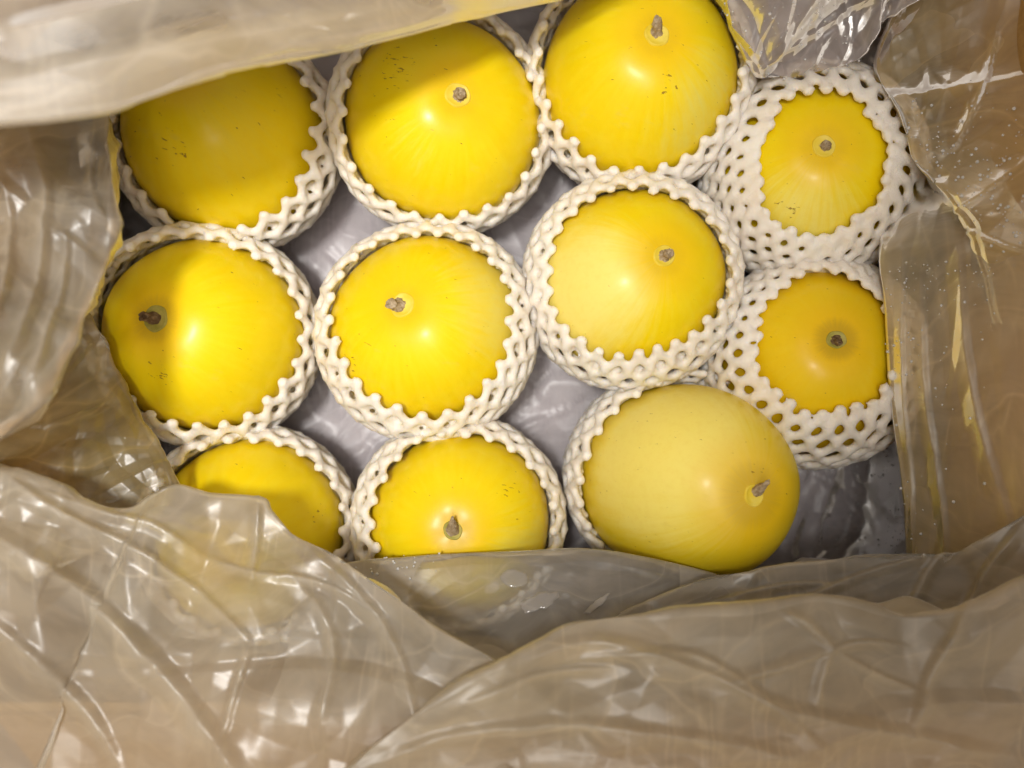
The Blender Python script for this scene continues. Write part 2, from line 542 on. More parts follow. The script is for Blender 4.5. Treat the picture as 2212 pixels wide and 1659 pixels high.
def make_net(c, m, axis, alpha, N, row, seed, label, flare=0.0035, flare_dir=None, flare_amt=0.0, skew=0.0, tilt=0.12, strand=0.0028, ov=0.0, layers=2):
    rng = np.random.default_rng(seed)
    X, Y, Z = basis(axis)
    ph = rng.uniform(0, 6.28, 6)
    phy = math.atan2(Y[1], X[1])
    N = N - 1; row = row * 1.22
    rows = int((math.radians(148) - alpha) / row)
    quads, qn = [], 0
    qf = []
    tris_v, tris_f, tn = [], [], 0

    def place(phi, v, lift):
        # v: half rows below the rim
        th = alpha + tilt * np.sin(phi + ph[0]) * np.exp(-v / 9) * 0.7 + (ov * np.cos(2 * (phi - phy)) if ov else 0.05 * np.sin(2 * phi + ph[1])) * np.exp(-v / 5) + 0.022 * np.sin(7 * phi + ph[4]) * np.exp(-v / 2) \
            + v * row * (1 + 0.16 * np.sin(phi + ph[2]) + 0.08 * np.sin(3 * phi + ph[5]))
        th = np.minimum(th, math.pi * 0.985)
        p2 = phi + skew * v * 0.5 * np.sin(phi + ph[3]) * 0.3 + skew * v * 0.02
        d = (np.sin(th) * np.cos(p2))[:, None] * X + (np.sin(th) * np.sin(p2))[:, None] * Y + np.cos(th)[:, None] * Z
        r = melon_r(d @ m['axis'], m['a'], m['c'], None)
        fl = flare * (0.5 + 0.5 * np.sin(3 * phi + ph[5])) * np.exp(-v / 1.6)
        if flare_dir is not None:
            w = np.clip(d @ flare_dir, 0, 1) ** 2
            fl = fl + flare_amt * w * np.exp(-v / 2.5)
        q = c + d * (r + strand * 0.92 + 0.0056 * (1 - np.exp(-np.maximum(v, 0) / 1.3)) + lift + fl)[:, None]
        low = q[:, 2] < 0.003
        q[low, 2] = 0.003
        return q, d

    sub = 4
    outer_strand = strand
    for fam, inner in ((1, 0), (-1, 0), (1, 1), (-1, 1))[:2 * layers]:
        for k in range(N):
            strand = outer_strand * (0.66 if inner else 1.0)
            j = rng.normal(0, 0.05)
            v = np.linspace((0.8 if inner else -0.15) + rng.normal(0, .05), rows, rows * sub + 2)
            phi = 2 * math.pi * (k + 0.37 * inner) / N + fam * math.pi / N * v + j * 2 * math.pi / N * (1 - np.cos(v * 2 * math.pi)) * 0.5
            # the two families run side by side for a moment at every crossing
            phi = phi - fam * math.pi / N * 0.62 * np.sin(v * 2 * math.pi) / (2 * math.pi)
            lift = fam * 0.0003 * np.cos(v * math.pi) + rng.normal(0, 0.0002) - inner * (0.0012 + 0.0050 * (1 - np.exp(-np.maximum(v, 0) / 1.5)))
            p, d = place(phi, v, lift)
            crossing = np.cos(v * math.pi * 1.0) ** 2
            rad = strand * (1.0 + 0.08 * crossing ** 3 + rng.normal(0, 0.035, len(v)))
            vv, ff, cnt = tube(p, rad, 7, flat=d)
            quads.append(vv); qf.append(ff + qn); qn += cnt
    strand = outer_strand
    # rounded beads where the strands meet along the cut edge, leaning over the fruit
    iv, jf = ico()
    for k in range(N):
        phi = np.array([2 * math.pi * k / N]); one = np.array([-0.06 + rng.normal(0, 0.07)])
        p, d = place(phi, one, 0.0003)
        p1, _ = place(phi, one + 0.8, 0.0)
        up = p[0] - p1[0]; up /= np.linalg.norm(up)
        s = rng.uniform(0.95, 1.1)
        ax = np.cross(up, d[0]); ax /= np.linalg.norm(ax)
        L = np.stack([ax * strand * 1.30 * s, up * strand * 0.95 * s, d[0] * strand * 0.98 * s])
        tris_v.append(p[0] + iv @ L); tris_f.append(jf + tn); tn += len(iv)
    # knots lower down
    for r_ in range(1, min(rows, 11)):
        for k in range(N):
            phi = np.array([2 * math.pi * (k + 0.5 * (r_ % 2)) / N]); one = np.array([float(r_)])
            p, d = place(phi, one, 0.0004)
            p1, _ = place(phi, one + 0.5, 0.0)
            up = p[0] - p1[0]; up /= np.linalg.norm(up) + 1e-9
            ax = np.cross(up, d[0]); ax /= np.linalg.norm(ax) + 1e-9
            s = rng.uniform(0.9, 1.1)
            L = np.stack([ax * strand * 1.12 * s, up * strand * 1.7 * s, d[0] * strand * 1.02 * s])
            tris_v.append(p[0] + iv @ L); tris_f.append(jf + tn); tn += len(iv)
    V = np.concatenate(quads + tris_v)
    Q = np.concatenate(qf)
    T = np.concatenate(tris_f) + qn
    me = bpy.data.meshes.new('foam_net')
    base = np.array([c[0], c[1], 0.0])
    V = V - base
    me.vertices.add(len(V)); me.vertices.foreach_set('co', V.astype(np.float32).ravel())
    loops = np.concatenate([Q.ravel(), T.ravel()]).astype(np.int32)
    me.loops.add(len(loops)); me.loops.foreach_set('vertex_index', loops)
    nf = len(Q) + len(T)
    me.polygons.add(nf)
    tot = np.concatenate([np.full(len(Q), 4), np.full(len(T), 3)]).astype(np.int32)
    st = np.concatenate([[0], np.cumsum(tot)[:-1]]).astype(np.int32)
    me.polygons.foreach_set('loop_start', st); me.polygons.foreach_set('loop_total', tot)
    me.update(calc_edges=True)
    me.polygons.foreach_set('use_smooth', [True] * nf)
    me.materials.append(M_NET)
    o = bpy.data.objects.new('foam_net', me)
    o.location = base
    scene.collection.objects.link(o)
    rm = o.modifiers.new('fuse', 'REMESH'); rm.mode = 'VOXEL'; rm.voxel_size = 0.00135; rm.use_smooth_shade = True
    sm = o.modifiers.new('soften', 'SMOOTH'); sm.factor = 0.5; sm.iterations = 3
    tag(o, label, 'foam net', 'foam nets around the melons')
    return o


def make_melon(i, cx, cy, cz, a, c, stem_px, label, matargs, stem=None, dark=False, tall=0.008, lean=(0, 0), axis=None, seed=0, group='yellow melons in the box'):
    C = at(cx, cy, cz)
    ax = hit(stem_px[0], stem_px[1], C, (a + c) / 2) if axis is None else np.array(axis, float)
    ax = ax / np.linalg.norm(ax)
    X, Y, Z = basis(ax)
    R = Matrix(((X[0], Y[0], Z[0]), (X[1], Y[1], Z[1]), (X[2], Y[2], Z[2])))
    nr, nc = 90, 120
    th = np.linspace(0, math.pi, nr)[:, None]
    th = th - 0.25 * np.sin(2 * th) * 0.5          # more rows near the stem
    ph = (np.arange(nc) * 2 * math.pi / nc)[None, :]
    r = melon_r(np.cos(th), a, c, None)
    rng = np.random.default_rng(100 + i)
    p0 = rng.uniform(0, 6.28, 4)
    lob = 0.00045 * np.sin(5 * ph + p0[0]) * np.sin(th) + 0.0008 * np.sin(2 * ph + p0[1]) * np.sin(th) ** 2 + 0.0006 * np.sin(th * 3 + ph + p0[2]) * np.sin(th)
    r = r + lob
    V = np.stack([r * np.sin(th) * np.cos(ph), r * np.sin(th) * np.sin(ph), r * np.cos(th)], -1).reshape(-1, 3)
    root = empty('melon', (C[0], C[1], C[2] - a))
    tag(root, label, 'melon', group)
    kw = dict(matargs)
    for key in ('pale_dir', 'scar_dir'):
        if key in kw:            # given as photo positions: turn into the fruit's own frame
            w = hit(kw[key][0], kw[key][1], C, (a + c) / 2)
            kw[key] = (float(w @ X), float(w @ Y), float(w @ Z))
    mat = mat_melon(i, c=c, **kw)
    q = R.to_4x4()
    q.translation = (0, 0, a)
    body = mesh_obj('fruit', V, grid_faces(nr, nc, wrap=True), mat, root)
    body.matrix_local = q
    info = dict(axis=ax, a=a, c=c)
    if stem is not None:
        rz = float(melon_r(np.array([1.0]), a, c, None)[0])
        sr = stem.get('scar', 0.0058)
        # round scar: shallow saucer with a thin raised pale rim
        prof = [(0.0, 0.0002), (sr * 0.5, 0.0001), (sr * 0.86, 0.0001), (sr * 1.0, 0.0006), (sr * 1.06, 0.0005), (sr * 1.16, -0.0006)]
        n = 40
        sv, sf = [], []
        for (pr, pz) in prof:
            for k in range(n):
                an = 2 * math.pi * k / n
                w = 1 + 0.05 * math.sin(2 * an + i) + 0.02 * math.sin(5 * an + 2 * i)
                x, y = pr * w * math.cos(an), pr * w * math.sin(an)
                ang = math.hypot(x, y) / rz
                zz = float(melon_r(np.array([math.cos(ang)]), a, c, None)[0]) * math.cos(ang)
                sv.append((x, y, zz + pz + 0.0003))
        sf = [tuple(int(t) for t in f) for f in grid_faces(len(prof), n, wrap=True)]
        so = mesh_obj('stem_scar', np.array(sv), sf, M_SCAR_G if stem.get('green') else M_SCAR, root)
        so.matrix_local = q
        # dry stub
        rs = stem.get('r', 0.0034)
        hs = stem.get('h', 0.008)
        lx, ly = stem.get('lean', (0.0, 0.0))
        offx, offy = stem.get('off', (0.0, 0.0))
        # lean / offset are given in photo directions (right, up)
        L = np.array([lx, ly, 0.0]); L = np.array([L @ X, L @ Y])
        O = np.array([offx, offy, 0.0]); O = np.array([O @ X, O @ Y])
        ns, nl = 22, 16
        vs = []
        point = stem.get('point', 0.0)
        for il in range(nl):
            s = il / (nl - 1)
            zz = rz - 0.001 + hs * s
            for k in range(ns):
                an = 2 * math.pi * k / ns
                rr = rs * (1.28 - 0.55 * min(1, s * 2.2) + 0.10 * math.sin(s * 9 + i)) * (1 + 0.07 * math.sin(5 * an + i + s * 1.5) + 0.06 * math.sin(9 * an + s * 5))
                rr *= 1 + rng.normal(0, 0.035)
                if il == nl - 1: rr *= 0.86
                if point: rr *= (1 - point * s ** 1.6)
                jag = rng.normal(0, 0.00018) + (0.0008 * math.sin(an * 2 + i) if il >= nl - 2 else 0)
                vs.append((O[0] + L[0] * s ** 1.4 + rr * math.cos(an), O[1] + L[1] * s ** 1.4 + rr * math.sin(an), zz + jag))
        # hollow cut end
        for (f_, dz) in ((0.62, -0.0002), (0.40, -0.0012), (0.2, -0.0006)):
            last = vs[(nl - 1) * ns: nl * ns]
            cxm = sum(p[0] for p in last) / ns; cym = sum(p[1] for p in last) / ns
            for k in range(ns):
                vs.append((cxm + (last[k][0] - cxm) * f_, cym + (last[k][1] - cym) * f_, last[k][2] + dz + rng.normal(0, 0.00012)))
        fs = [tuple(int(t) for t in f) for f in grid_faces(nl + 3, ns, wrap=True)]
        fs.append(tuple((nl + 2) * ns + k for k in range(ns)))
        st = mesh_obj('stem', np.array(vs), fs, M_STEM_D if dark else M_STEM, root)
        st.matrix_local = q
    return C, info


PALE_NONE = dict(pale_dir=(900, 700), pale_lo=1.5, pale_hi=1.9)
MEL = []
# i, centre px, z, lateral radius, axial radius, stem px, label, material, stem, net(axis px, alpha deg, N, row, ...)
MEL.append(dict(cx=492, cy=300, cz=.063, a=.0568, c=.0565, st=(385, 150),
    label='melon in the top left corner, half covered by the hanging bag edge, stem hidden',
    mat=dict(pale_dir=(520, 240), pale_lo=.80, pale_hi=1.5, pale_col=(.80, .62, .06), scar_dir=(370, 320), scar_w=.97), stem=dict(h=.008),
    net=dict(px=(440, 242), al=63, N=25, row=.150, skew=.10, flare_amt=.002, fd=(0.7, -.7, 0)),
    nlabel='foam net on the top left melon, its side weave showing at lower right'))
MEL.append(dict(cx=958, cy=268, cz=.064, a=.0562, c=.0555, st=(990, 203),
    label='melon at top centre with a cluster of brown scuffs at its upper left',
    mat=dict(pale_dir=(900, 265), pale_lo=.93, pale_hi=1.25, pale_col=(.84, .72, .14), scar_dir=(855, 150), scar_w=.955), stem=dict(h=.006, r=.0036, off=(.0008, 0), scar=.0058),
    net=dict(px=(962, 250), al=64, N=25, row=.135, skew=.05, flare_amt=.004, fd=(-.9, .3, 0)),
    nlabel='foam net round the scuffed melon at top centre, open weave loops at its lower right'))
MEL.append(dict(cx=1378, cy=178, cz=.072, a=.0552, c=.0560, st=(1420, 72),
    label='melon at the top edge with a pale scrape and scratches below its stem',
    mat=dict(pale_dir=(1530, 240), pale_lo=.80, pale_hi=1.15, pale_col=(.80, .70, .14), scar_dir=(1440, 178), scar_w=.985), stem=dict(h=.009, r=.0030, lean=(-.001, .0035), scar=.0055, off=(0, .001)),
    net=dict(px=(1392, 122), al=62, N=26, row=.140, skew=.05, flare_amt=.003, fd=(-.9, .3, 0)),
    nlabel='foam net of the melon cut off by the top edge of the picture'))
MEL.append(dict(cx=1748, cy=382, cz=.060, a=.0540, c=.0560, st=(1780, 315),
    label='small melon at upper right, mostly hidden in its long white net',
    mat=dict(pale_dir=(1720, 480), pale_lo=.80, pale_hi=1.12, pale_col=(.90, .78, .18), scar_dir=(1700, 440), scar_w=.985), stem=dict(h=.0035, r=.0034, scar=.0052, off=(.001, 0)),
    net=dict(px=(1778, 350), al=36, N=28, row=.130, skew=.36, flare_amt=.001, tilt=.02, ov=.055, layers=1, strand=.0029, fd=(.9, .3, 0)),
    nlabel='thick white foam net with a small opening, round the upper right melon'))
MEL.append(dict(cx=452, cy=728, cz=.063, a=.0550, c=.0575, st=(335, 688),
    label='melon at the left with a straight shadow edge beside its dark stem',
    mat=dict(pale_dir=(560, 700), pale_lo=1.3, pale_hi=1.7, scar_dir=(350, 800), scar_w=.985, ring=.35), dark=True, stem=dict(h=.007, r=.0034, lean=(-.004, 0), scar=.0060, green=True),
    net=dict(px=(405, 712), al=60, N=26, row=.135, skew=.10, flare_amt=.006, fd=(-.5, .8, 0)),
    nlabel='foam net of the leftmost middle melon, its rim loose above and below the fruit'))
MEL.append(dict(cx=924, cy=716, cz=.062, a=.0555, c=.0540, st=(866, 656),
    label='melon in the middle of the box with wet glints right of its brown stem',
    mat=dict(pale_dir=(1085, 650), pale_lo=.72, pale_hi=1.12, pale_col=(.80, .68, .13), scar_dir=(760, 780), scar_w=.99), stem=dict(h=.0075, r=.0036, lean=(-.003, -.001), scar=.0058, off=(-.0018, 0)),
    net=dict(px=(912, 658), al=56, N=26, row=.145, skew=.14, flare_amt=.003, fd=(-.6, -.7, 0)),
    nlabel='foam net of the central melon, deepest along its lower edge'))
MEL.append(dict(cx=1360, cy=612, cz=.064, a=.0535, c=.0555, st=(1436, 552),
    label='melon right of centre, pale cream yellow on its left half',
    mat=dict(pale_dir=(1250, 640), pale_lo=.55, pale_hi=.98, pale_col=(.92, .79, .20), scar_dir=(1500, 450), scar_w=.99), stem=dict(h=.0065, r=.0030, scar=.0052, off=(0, 0), lean=(0.001, 0)),
    net=dict(px=(1380, 588), al=52, N=27, row=.135, skew=.16, flare_amt=.002, fd=(.7, .7, 0)),
    nlabel='foam net round the melon that is half cream and half yellow'))
MEL.append(dict(cx=1752, cy=782, cz=.060, a=.0528, c=.0545, st=(1808, 733),
    label='deep orange yellow melon at the right, partly behind the hanging plastic fold',
    mat=dict(pale_dir=(1700, 800), pale_lo=1.4, pale_hi=1.8, skin=(.86, .60, .005), scar_dir=(1752, 738), scar_w=.998, ring=.5), dark=True, stem=dict(h=.007, r=.0028, lean=(0, -.0035), scar=.0044, green=True, point=.4),
    net=dict(px=(1800, 733), al=40, N=29, row=.130, skew=.26, flare_amt=.001, ov=.04, layers=1, strand=.0029, fd=(.6, .8, 0)),
    nlabel='foam net of the orange yellow melon, wide woven band on its left and lower side'))
MEL.append(dict(cx=545, cy=1150, cz=.062, a=.0535, c=.0555, st=(470, 1190),
    label='melon at the lower left, its lower half covered by a crumpled plastic fold',
    mat=dict(pale_dir=(560, 1040), pale_lo=1.3, pale_hi=1.8, scar_dir=(690, 1110), scar_w=.985), stem=None,
    net=dict(px=(532, 1150), al=62, N=25, row=.140, skew=.06, flare_amt=.004, fd=(-.5, .8, 0)),
    nlabel='foam net round the lower left melon, under the folded plastic'))
MEL.append(dict(cx=992, cy=1128, cz=.062, a=.0530, c=.0565, st=(978, 1146),
    label='melon at the bottom centre, its pointed dry stem just above the plastic edge',
    mat=dict(pale_dir=(1150, 1180), pale_lo=.85, pale_hi=1.2, pale_col=(.80, .68, .12), scar_dir=(1105, 1062), scar_w=.985, ring=.3), stem=dict(h=.011, r=.0036, lean=(0.0005, .0075), scar=.0044, green=True, point=.75),
    net=dict(px=(1000, 1150), al=60, N=25, row=.135, skew=.08, flare_amt=.003, fd=(.3, .9, 0)),
    nlabel='foam net of the bottom centre melon, touching the nets on both sides'))
MEL.append(dict(cx=1470, cy=1038, cz=.064, a=.0562, c=.0790, st=(1606, 1066),
    label='large pale yellow melon at lower right, lying bare on its side out of its net',
    mat=dict(pale_dir=(1400, 950), pale_lo=.50, pale_hi=.95, pale_col=(.94, .80, .19), skin=(.87, .66, .012), deep=(.80, .46, .01), scar_dir=(1612, 1018), scar_w=.997, ring=.35), stem=dict(h=.010, r=.0030, lean=(.001, .006), scar=.0048, off=(.0016, .0018), point=.5),
    net=dict(px=(1612, 1130), al=91, N=27, row=.120, skew=.04, flare_amt=.002, fd=(-.3, .9, 0), tilt=.05),
    nlabel='foam net slipped to the left side of the large bare pale melon'))

for i, m in enumerate(MEL):
    C, info = make_melon(i, m['cx'], m['cy'], m['cz'], m['a'], m['c'], m['st'], m['label'], m['mat'],
                         stem=m.get('stem'), dark=m.get('dark', False))
    nt = m['net']
    nax = hit(nt['px'][0], nt['px'][1], C, (m['a'] + m['c']) / 2)
    fd = np.array(nt['fd'], float); fd /= np.linalg.norm(fd)
    make_net(C, info, nax, math.radians(nt['al']), nt['N'], nt['row'], 40 + i, m['nlabel'],
             flare_dir=fd, flare_amt=nt['flare_amt'], skew=nt['skew'], tilt=nt.get('tilt', .08), ov=nt.get('ov', 0.0), layers=nt.get('layers', 2), strand=nt.get('strand', .0028))

# ------------------------------------------------------------------ the plastic bag
bag = empty('plastic_bag', (0, 0, 0))
tag(bag, 'translucent crumpled plastic liner bag, opened and folded back round the melons', 'plastic bag')


def crumple(U, V, rng, n, amp, wmin, wmax, lmin, lmax, ang=None, spread=3.14, stars=0):
    """height field of pinched film: sharp-edged finite creases plus star folds"""
    H = np.zeros_like(U)
    u0, u1, v0, v1 = U.min(), U.max(), V.min(), V.max()
    for _ in range(n):
        cu, cv = rng.uniform(u0, u1), rng.uniform(v0, v1)
        an = rng.uniform(0, math.pi) if ang is None else rng.normal(ang, spread)
        w = wmin * (wmax / wmin) ** rng.uniform()
        Lh = lmin * (lmax / lmin) ** rng.uniform()
        a = amp * (w / wmax) ** 0.8 * rng.uniform(0.35, 1.0) * rng.choice([-1, 1])
        du, dv = U - cu, V - cv
        l = du * math.cos(an) + dv * math.sin(an)
        d = -du * math.sin(an) + dv * math.cos(an) + rng.normal(0, 2.0) * l * l
        d = d / (0.35 + 0.65 * np.clip(1 - l / Lh, 0, 2) / 2 + 0.15)
        asym = np.where(d > 0, rng.uniform(0.4, 1.0), 1.0)
        e = np.clip(1 - (l / Lh) ** 2, 0, 1)
        H += a * np.clip(1 - np.abs(d) / (w * asym), 0, 1) * e
    for _ in range(stars):
        cu, cv = rng.uniform(u0, u1), rng.uniform(v0, v1)
        R = rng.uniform(0.02, 0.05)
        du, dv = U - cu, V - cv
        r = np.hypot(du, dv)
        th = np.arctan2(dv, du)
        k = rng.integers(2, 5)
        tri = np.abs(((th * k / math.pi + rng.uniform(0, 2)) % 2) - 1)
        H += amp * 0.8 * tri * (r / R) * np.clip(1 - r / R, 0, 1) * 2.0
    return H


def sheet(name, P, mat, seed, n=70, amp=0.006, wr=(0.004, 0.030), lr=(0.02, 0.14), ang=None, spread=0.5, stars=3, env=None, label=None, swell=0.004, folds=()):
    """P: (nr, nc, 3) smooth surface; displaced along its normals into a crumpled film"""
    rng = np.random.default_rng(seed)
    amp = amp * 0.62; n = int(n * 1.3)
    du = np.linalg.norm(np.diff(P, axis=1), axis=2)
    dv = np.linalg.norm(np.diff(P, axis=0), axis=2)
    U = np.concatenate([np.zeros((P.shape[0], 1)), np.cumsum(du, 1)], 1)
    U = U - U[:, P.shape[1] // 2][:, None]
    V = np.concatenate([np.zeros((1, P.shape[1])), np.cumsum(dv, 0)], 0)
    V = V - V.min()
    gu = np.gradient(P, axis=1); gv_ = np.gradient(P, axis=0)
    Nn = np.cross(gu, gv_)
    Nn /= np.linalg.norm(Nn, axis=2)[..., None] + 1e-12
    H = crumple(U, V, rng, n, amp, wr[0], wr[1], lr[0], lr[1], ang, spread, stars)
    for _ in range(5):
        kx, ky = rng.normal(0, 28, 2)
        H += swell * 0.4 * np.sin(U * kx + V * ky + rng.uniform(0, 6.28))
    if env is not None:
        H = H * env
    pinch = np.zeros(P.shape[:2])
    # the larger pinched ridges that run across the film, each along its own line
    if folds:
        kk = K0 * (CZ - P[..., 2])
        sx = P[..., 0] / kk + 1106; sy = 830 - P[..., 1] / kk
        up = np.where(Nn[..., 2] < 0, -1.0, 1.0)
        for (pts, wid, hgt) in folds:
            pl = spline([(a_, b_, 0.0) for a_, b_ in pts], 40)[:, :2]
            pl = pl + np.stack([rng.normal(0, 0.7, 40), rng.normal(0, 0.7, 40)], 1)
            best = np.full(sx.shape, 1e9); tt = np.zeros(sx.shape)
            for q_ in range(39):
                a0, b0 = pl[q_], pl[q_ + 1]
                ab = b0 - a0
                t_ = np.clip(((sx - a0[0]) * ab[0] + (sy - a0[1]) * ab[1]) / (ab @ ab + 1e-9), 0, 1)
                dx = sx - a0[0] - t_ * ab[0]; dy = sy - a0[1] - t_ * ab[1]
                d_ = np.hypot(dx, dy)
                sd = np.where(ab[0] * dy - ab[1] * dx > 0, 1.0, 0.45)
                d_ = d_ / sd
                m_ = d_ < best
                best = np.where(m_, d_, best); tt = np.where(m_, (q_ + t_) / 39, tt)
            prof = np.clip(1 - best / wid, 0, 1) ** 1.25
            pinch = np.maximum(pinch, np.clip(1 - best / (wid * 0.75), 0, 1) ** 1.5 * np.sin(np.pi * np.clip(tt, 0.0, 1.0)) ** 0.7)
            H = H + up * 0.62 * hgt * prof * np.sin(np.pi * np.clip(tt, 0.02, 0.98)) ** 0.5
    Q = P + Nn * H[..., None]
    o = mesh_obj(name, Q.reshape(-1, 3), grid_faces(P.shape[0], P.shape[1]), mat, bag)
    at_ = o.data.attributes.new('pinch', 'FLOAT', 'POINT')
    at_.data.foreach_set('value', pinch.astype(np.float32).ravel())
    if label: o['label'] = label
    return o, Q


def spline(pts, n):
    """Catmull-Rom through pts, resampled evenly"""
    pts = np.asarray(pts, float)
    e = np.concatenate([[2 * pts[0] - pts[1]], pts, [2 * pts[-1] - pts[-2]]])
    out = []
    for i in range(1, len(e) - 2):
        t = np.linspace(0, 1, 24, endpoint=False)[:, None]
        p0, p1, p2, p3 = e[i - 1], e[i], e[i + 1], e[i + 2]
        out.append(0.5 * ((2 * p1) + (-p0 + p2) * t + (2 * p0 - 5 * p1 + 4 * p2 - p3) * t ** 2 + (-p0 + 3 * p1 - 3 * p2 + p3) * t ** 3))
    out.append(pts[-1:])
    q = np.concatenate(out)
    s = np.concatenate([[0], np.cumsum(np.linalg.norm(np.diff(q, axis=0), axis=1))])
    ss = np.linspace(0, s[-1], n)
    return np.stack([np.interp(ss, s, q[:, k]) for k in range(3)], 1)


def W(pts):
    return [at(*p) for p in pts]


def flap(name, edge, outer, under, mat, seed, nt=250, arch=0.012, rc=0.0014, no=160, nu=60, mid=None, **kw):
    """film that comes in from outside, turns over at 'edge' and goes back below to 'under'"""
    E = spline(W(edge), nt); O = spline(W(outer), nt); Un = spline(W(under), nt)
    rng = np.random.default_rng(seed + 5)
    x = np.linspace(0, 1, nt)
    D = O - E; D /= np.linalg.norm(D, axis=1)[:, None]
    T = np.gradient(E, axis=0); T /= np.linalg.norm(T, axis=1)[:, None]
    D = D - (D * T).sum(1)[:, None] * T
    D /= np.linalg.norm(D, axis=1)[:, None]
    Nn = np.cross(T, D); Nn[Nn[:, 2] < 0] *= -1
    rcv = rc * (1 + 0.5 * np.sin(x * 23 + seed) + 0.3 * np.sin(x * 51 + 2 * seed))
    rcv = rcv[:, None]
    Cc = E + D * rcv
    rows = []
    s = np.linspace(0, 1, no, endpoint=False) ** 0.85
    top = Cc + Nn * rcv
    for k in s:
        b = O * (1 - k) + top * k
        b = b + Nn * (arch * math.sin(math.pi * k))
        rows.append(b)
    for a in np.linspace(0, math.pi, 13):
        rows.append(Cc + Nn * rcv * math.cos(a) - D * rcv * math.sin(a))
    bot = Cc - Nn * rcv
    for k in np.linspace(0, 1, nu)[1:]:
        b = bot * (1 - k) + Un * k
        b[:, 2] += -0.25 * (bot[:, 2] - Un[:, 2]) * math.sin(math.pi * k) * 0.3
        rows.append(b)
    P = np.stack(rows)
    env = np.ones(P.shape[:2])
    env[no - 12:no] *= np.linspace(1, 0.42, 12)[:, None]
    env[no:no + 13] *= 0.42
    env[no + 13:no + 25] *= np.linspace(0.42, 1, 12)[:, None]
    return sheet(name, P, mat, seed, env=env, **kw)


# film lying in the box: floor and the four walls, gathered in folds
def lining():
    nr, nc = 190, 760
    ph = np.linspace(0, 2 * math.pi, nc)
    # rounded-rectangle outline
    cxm, cym = (BX0 + BX1) / 2, (BY0 + BY1) / 2
    hx, hy = (BX1 - BX0) / 2 - 0.004, (BY1 - BY0) / 2 - 0.004
    ex = 7.0
    cs, sn = np.cos(ph), np.sin(ph)
    rr = (np.abs(cs / hx) ** ex + np.abs(sn / hy) ** ex) ** (-1 / ex)
    out = []
    for k in np.linspace(0, 1, nr):
        if k < 0.5:
            f = (k / 0.5) ** 0.8 * 0.94 + 0.005; z = 0.001 + 0.0 * k
        elif k < 0.62:
            u = (k - 0.5) / 0.12; f = 0.945 + 0.045 * math.sin(u * math.pi / 2); z = 0.001 + 0.016 * (1 - math.cos(u * math.pi / 2))
        else:
            u = (k - 0.62) / 0.38; f = 0.99; z = 0.017 + u * 0.078
        out.append(np.stack([cxm + rr * f * cs, cym + rr * f * sn, np.full(nc, z)], 1))
    P = np.stack(out)
    rng = np.random.default_rng(7)
    # displacement towards the middle only
    gu = np.gradient(P, axis=1); gv_ = np.gradient(P, axis=0)
    Nn = np.cross(gu, gv_); Nn /= np.linalg.norm(Nn, axis=2)[..., None] + 1e-12
    ctr = np.array([cxm, cym, 0.3])
    sgn = np.sign(((ctr - P) * Nn).sum(2))
    Nn *= sgn[..., None]
    # creases in true plan coordinates for the floor, unrolled coordinates for the walls
    Uw = np.repeat((ph * 0.24)[None, :], nr, 0)
    H = np.zeros(P.shape[:2])
    A = P[..., 0]; B = P[..., 1]
    Hf = crumple(A, B, rng, 260, 0.012, 0.004, 0.030, 0.015, 0.09, None, 3, 14)
    Hw = crumple(Uw, P[..., 2], rng, 240, 0.012, 0.004, 0.026, 0.02, 0.12, math.pi / 2, 0.5, 12)
    wz = np.clip((P[..., 2] - 0.004) / 0.02, 0, 1)
    H = np.abs(Hf) * (1 - wz) * 0.55 + np.abs(Hw) * wz * 0.75
    H *= 1 - 0.85 * np.clip((P[..., 2] - 0.03) / 0.10, 0, 1)
    H[:, -1] = H[:, 0]
    Q = P + Nn * H[..., None]
    Q[..., 2] = np.maximum(Q[..., 2], 0.0005)
    Q[:, -1] = Q[:, 0]
    o = mesh_obj('film_lining', Q.reshape(-1, 3), grid_faces(nr, nc), M_LINING, bag)
    return Q


LQ = lining()

SH = {}
# upper flap: hangs across the top left
SH['top'] = flap('film_flap',
    edge=[(-260, 330, .270), (-60, 282, .268), (110, 262, .262), (240, 240, .256), (330, 205, .250), (440, 166, .240), (580, 138, .222), (720, 112, .208), (850, 86, .194), (960, 60, .182), (1060, 36, .158), (1200, 0, .156), (1330, -50, .155)],
    outer=[(-300, -180, .25), (0, -240, .25), (300, -280, .24), (600, -300, .22), (900, -300, .20), (1330, -320, .20)],
    under=[(-260, 90, .12), (0, 60, .11), (240, 20, .10), (440, -40, .09), (720, -90, .09), (1000, -120, .09), (1330, -150, .09)],
    mat=M_FLAP_TOP, seed=11, folds=[([(-20,175),(250,125),(600,62),(920,0)],90,.003),([(-20,60),(200,20),(420,-30)],80,.003),([(300,215),(600,105),(900,50),(1150,-10)],50,.0015)], n=34, amp=.009, ang=0.05, spread=0.35, wr=(.008, .05), lr=(.05, .22), stars=2, arch=.016)[1]
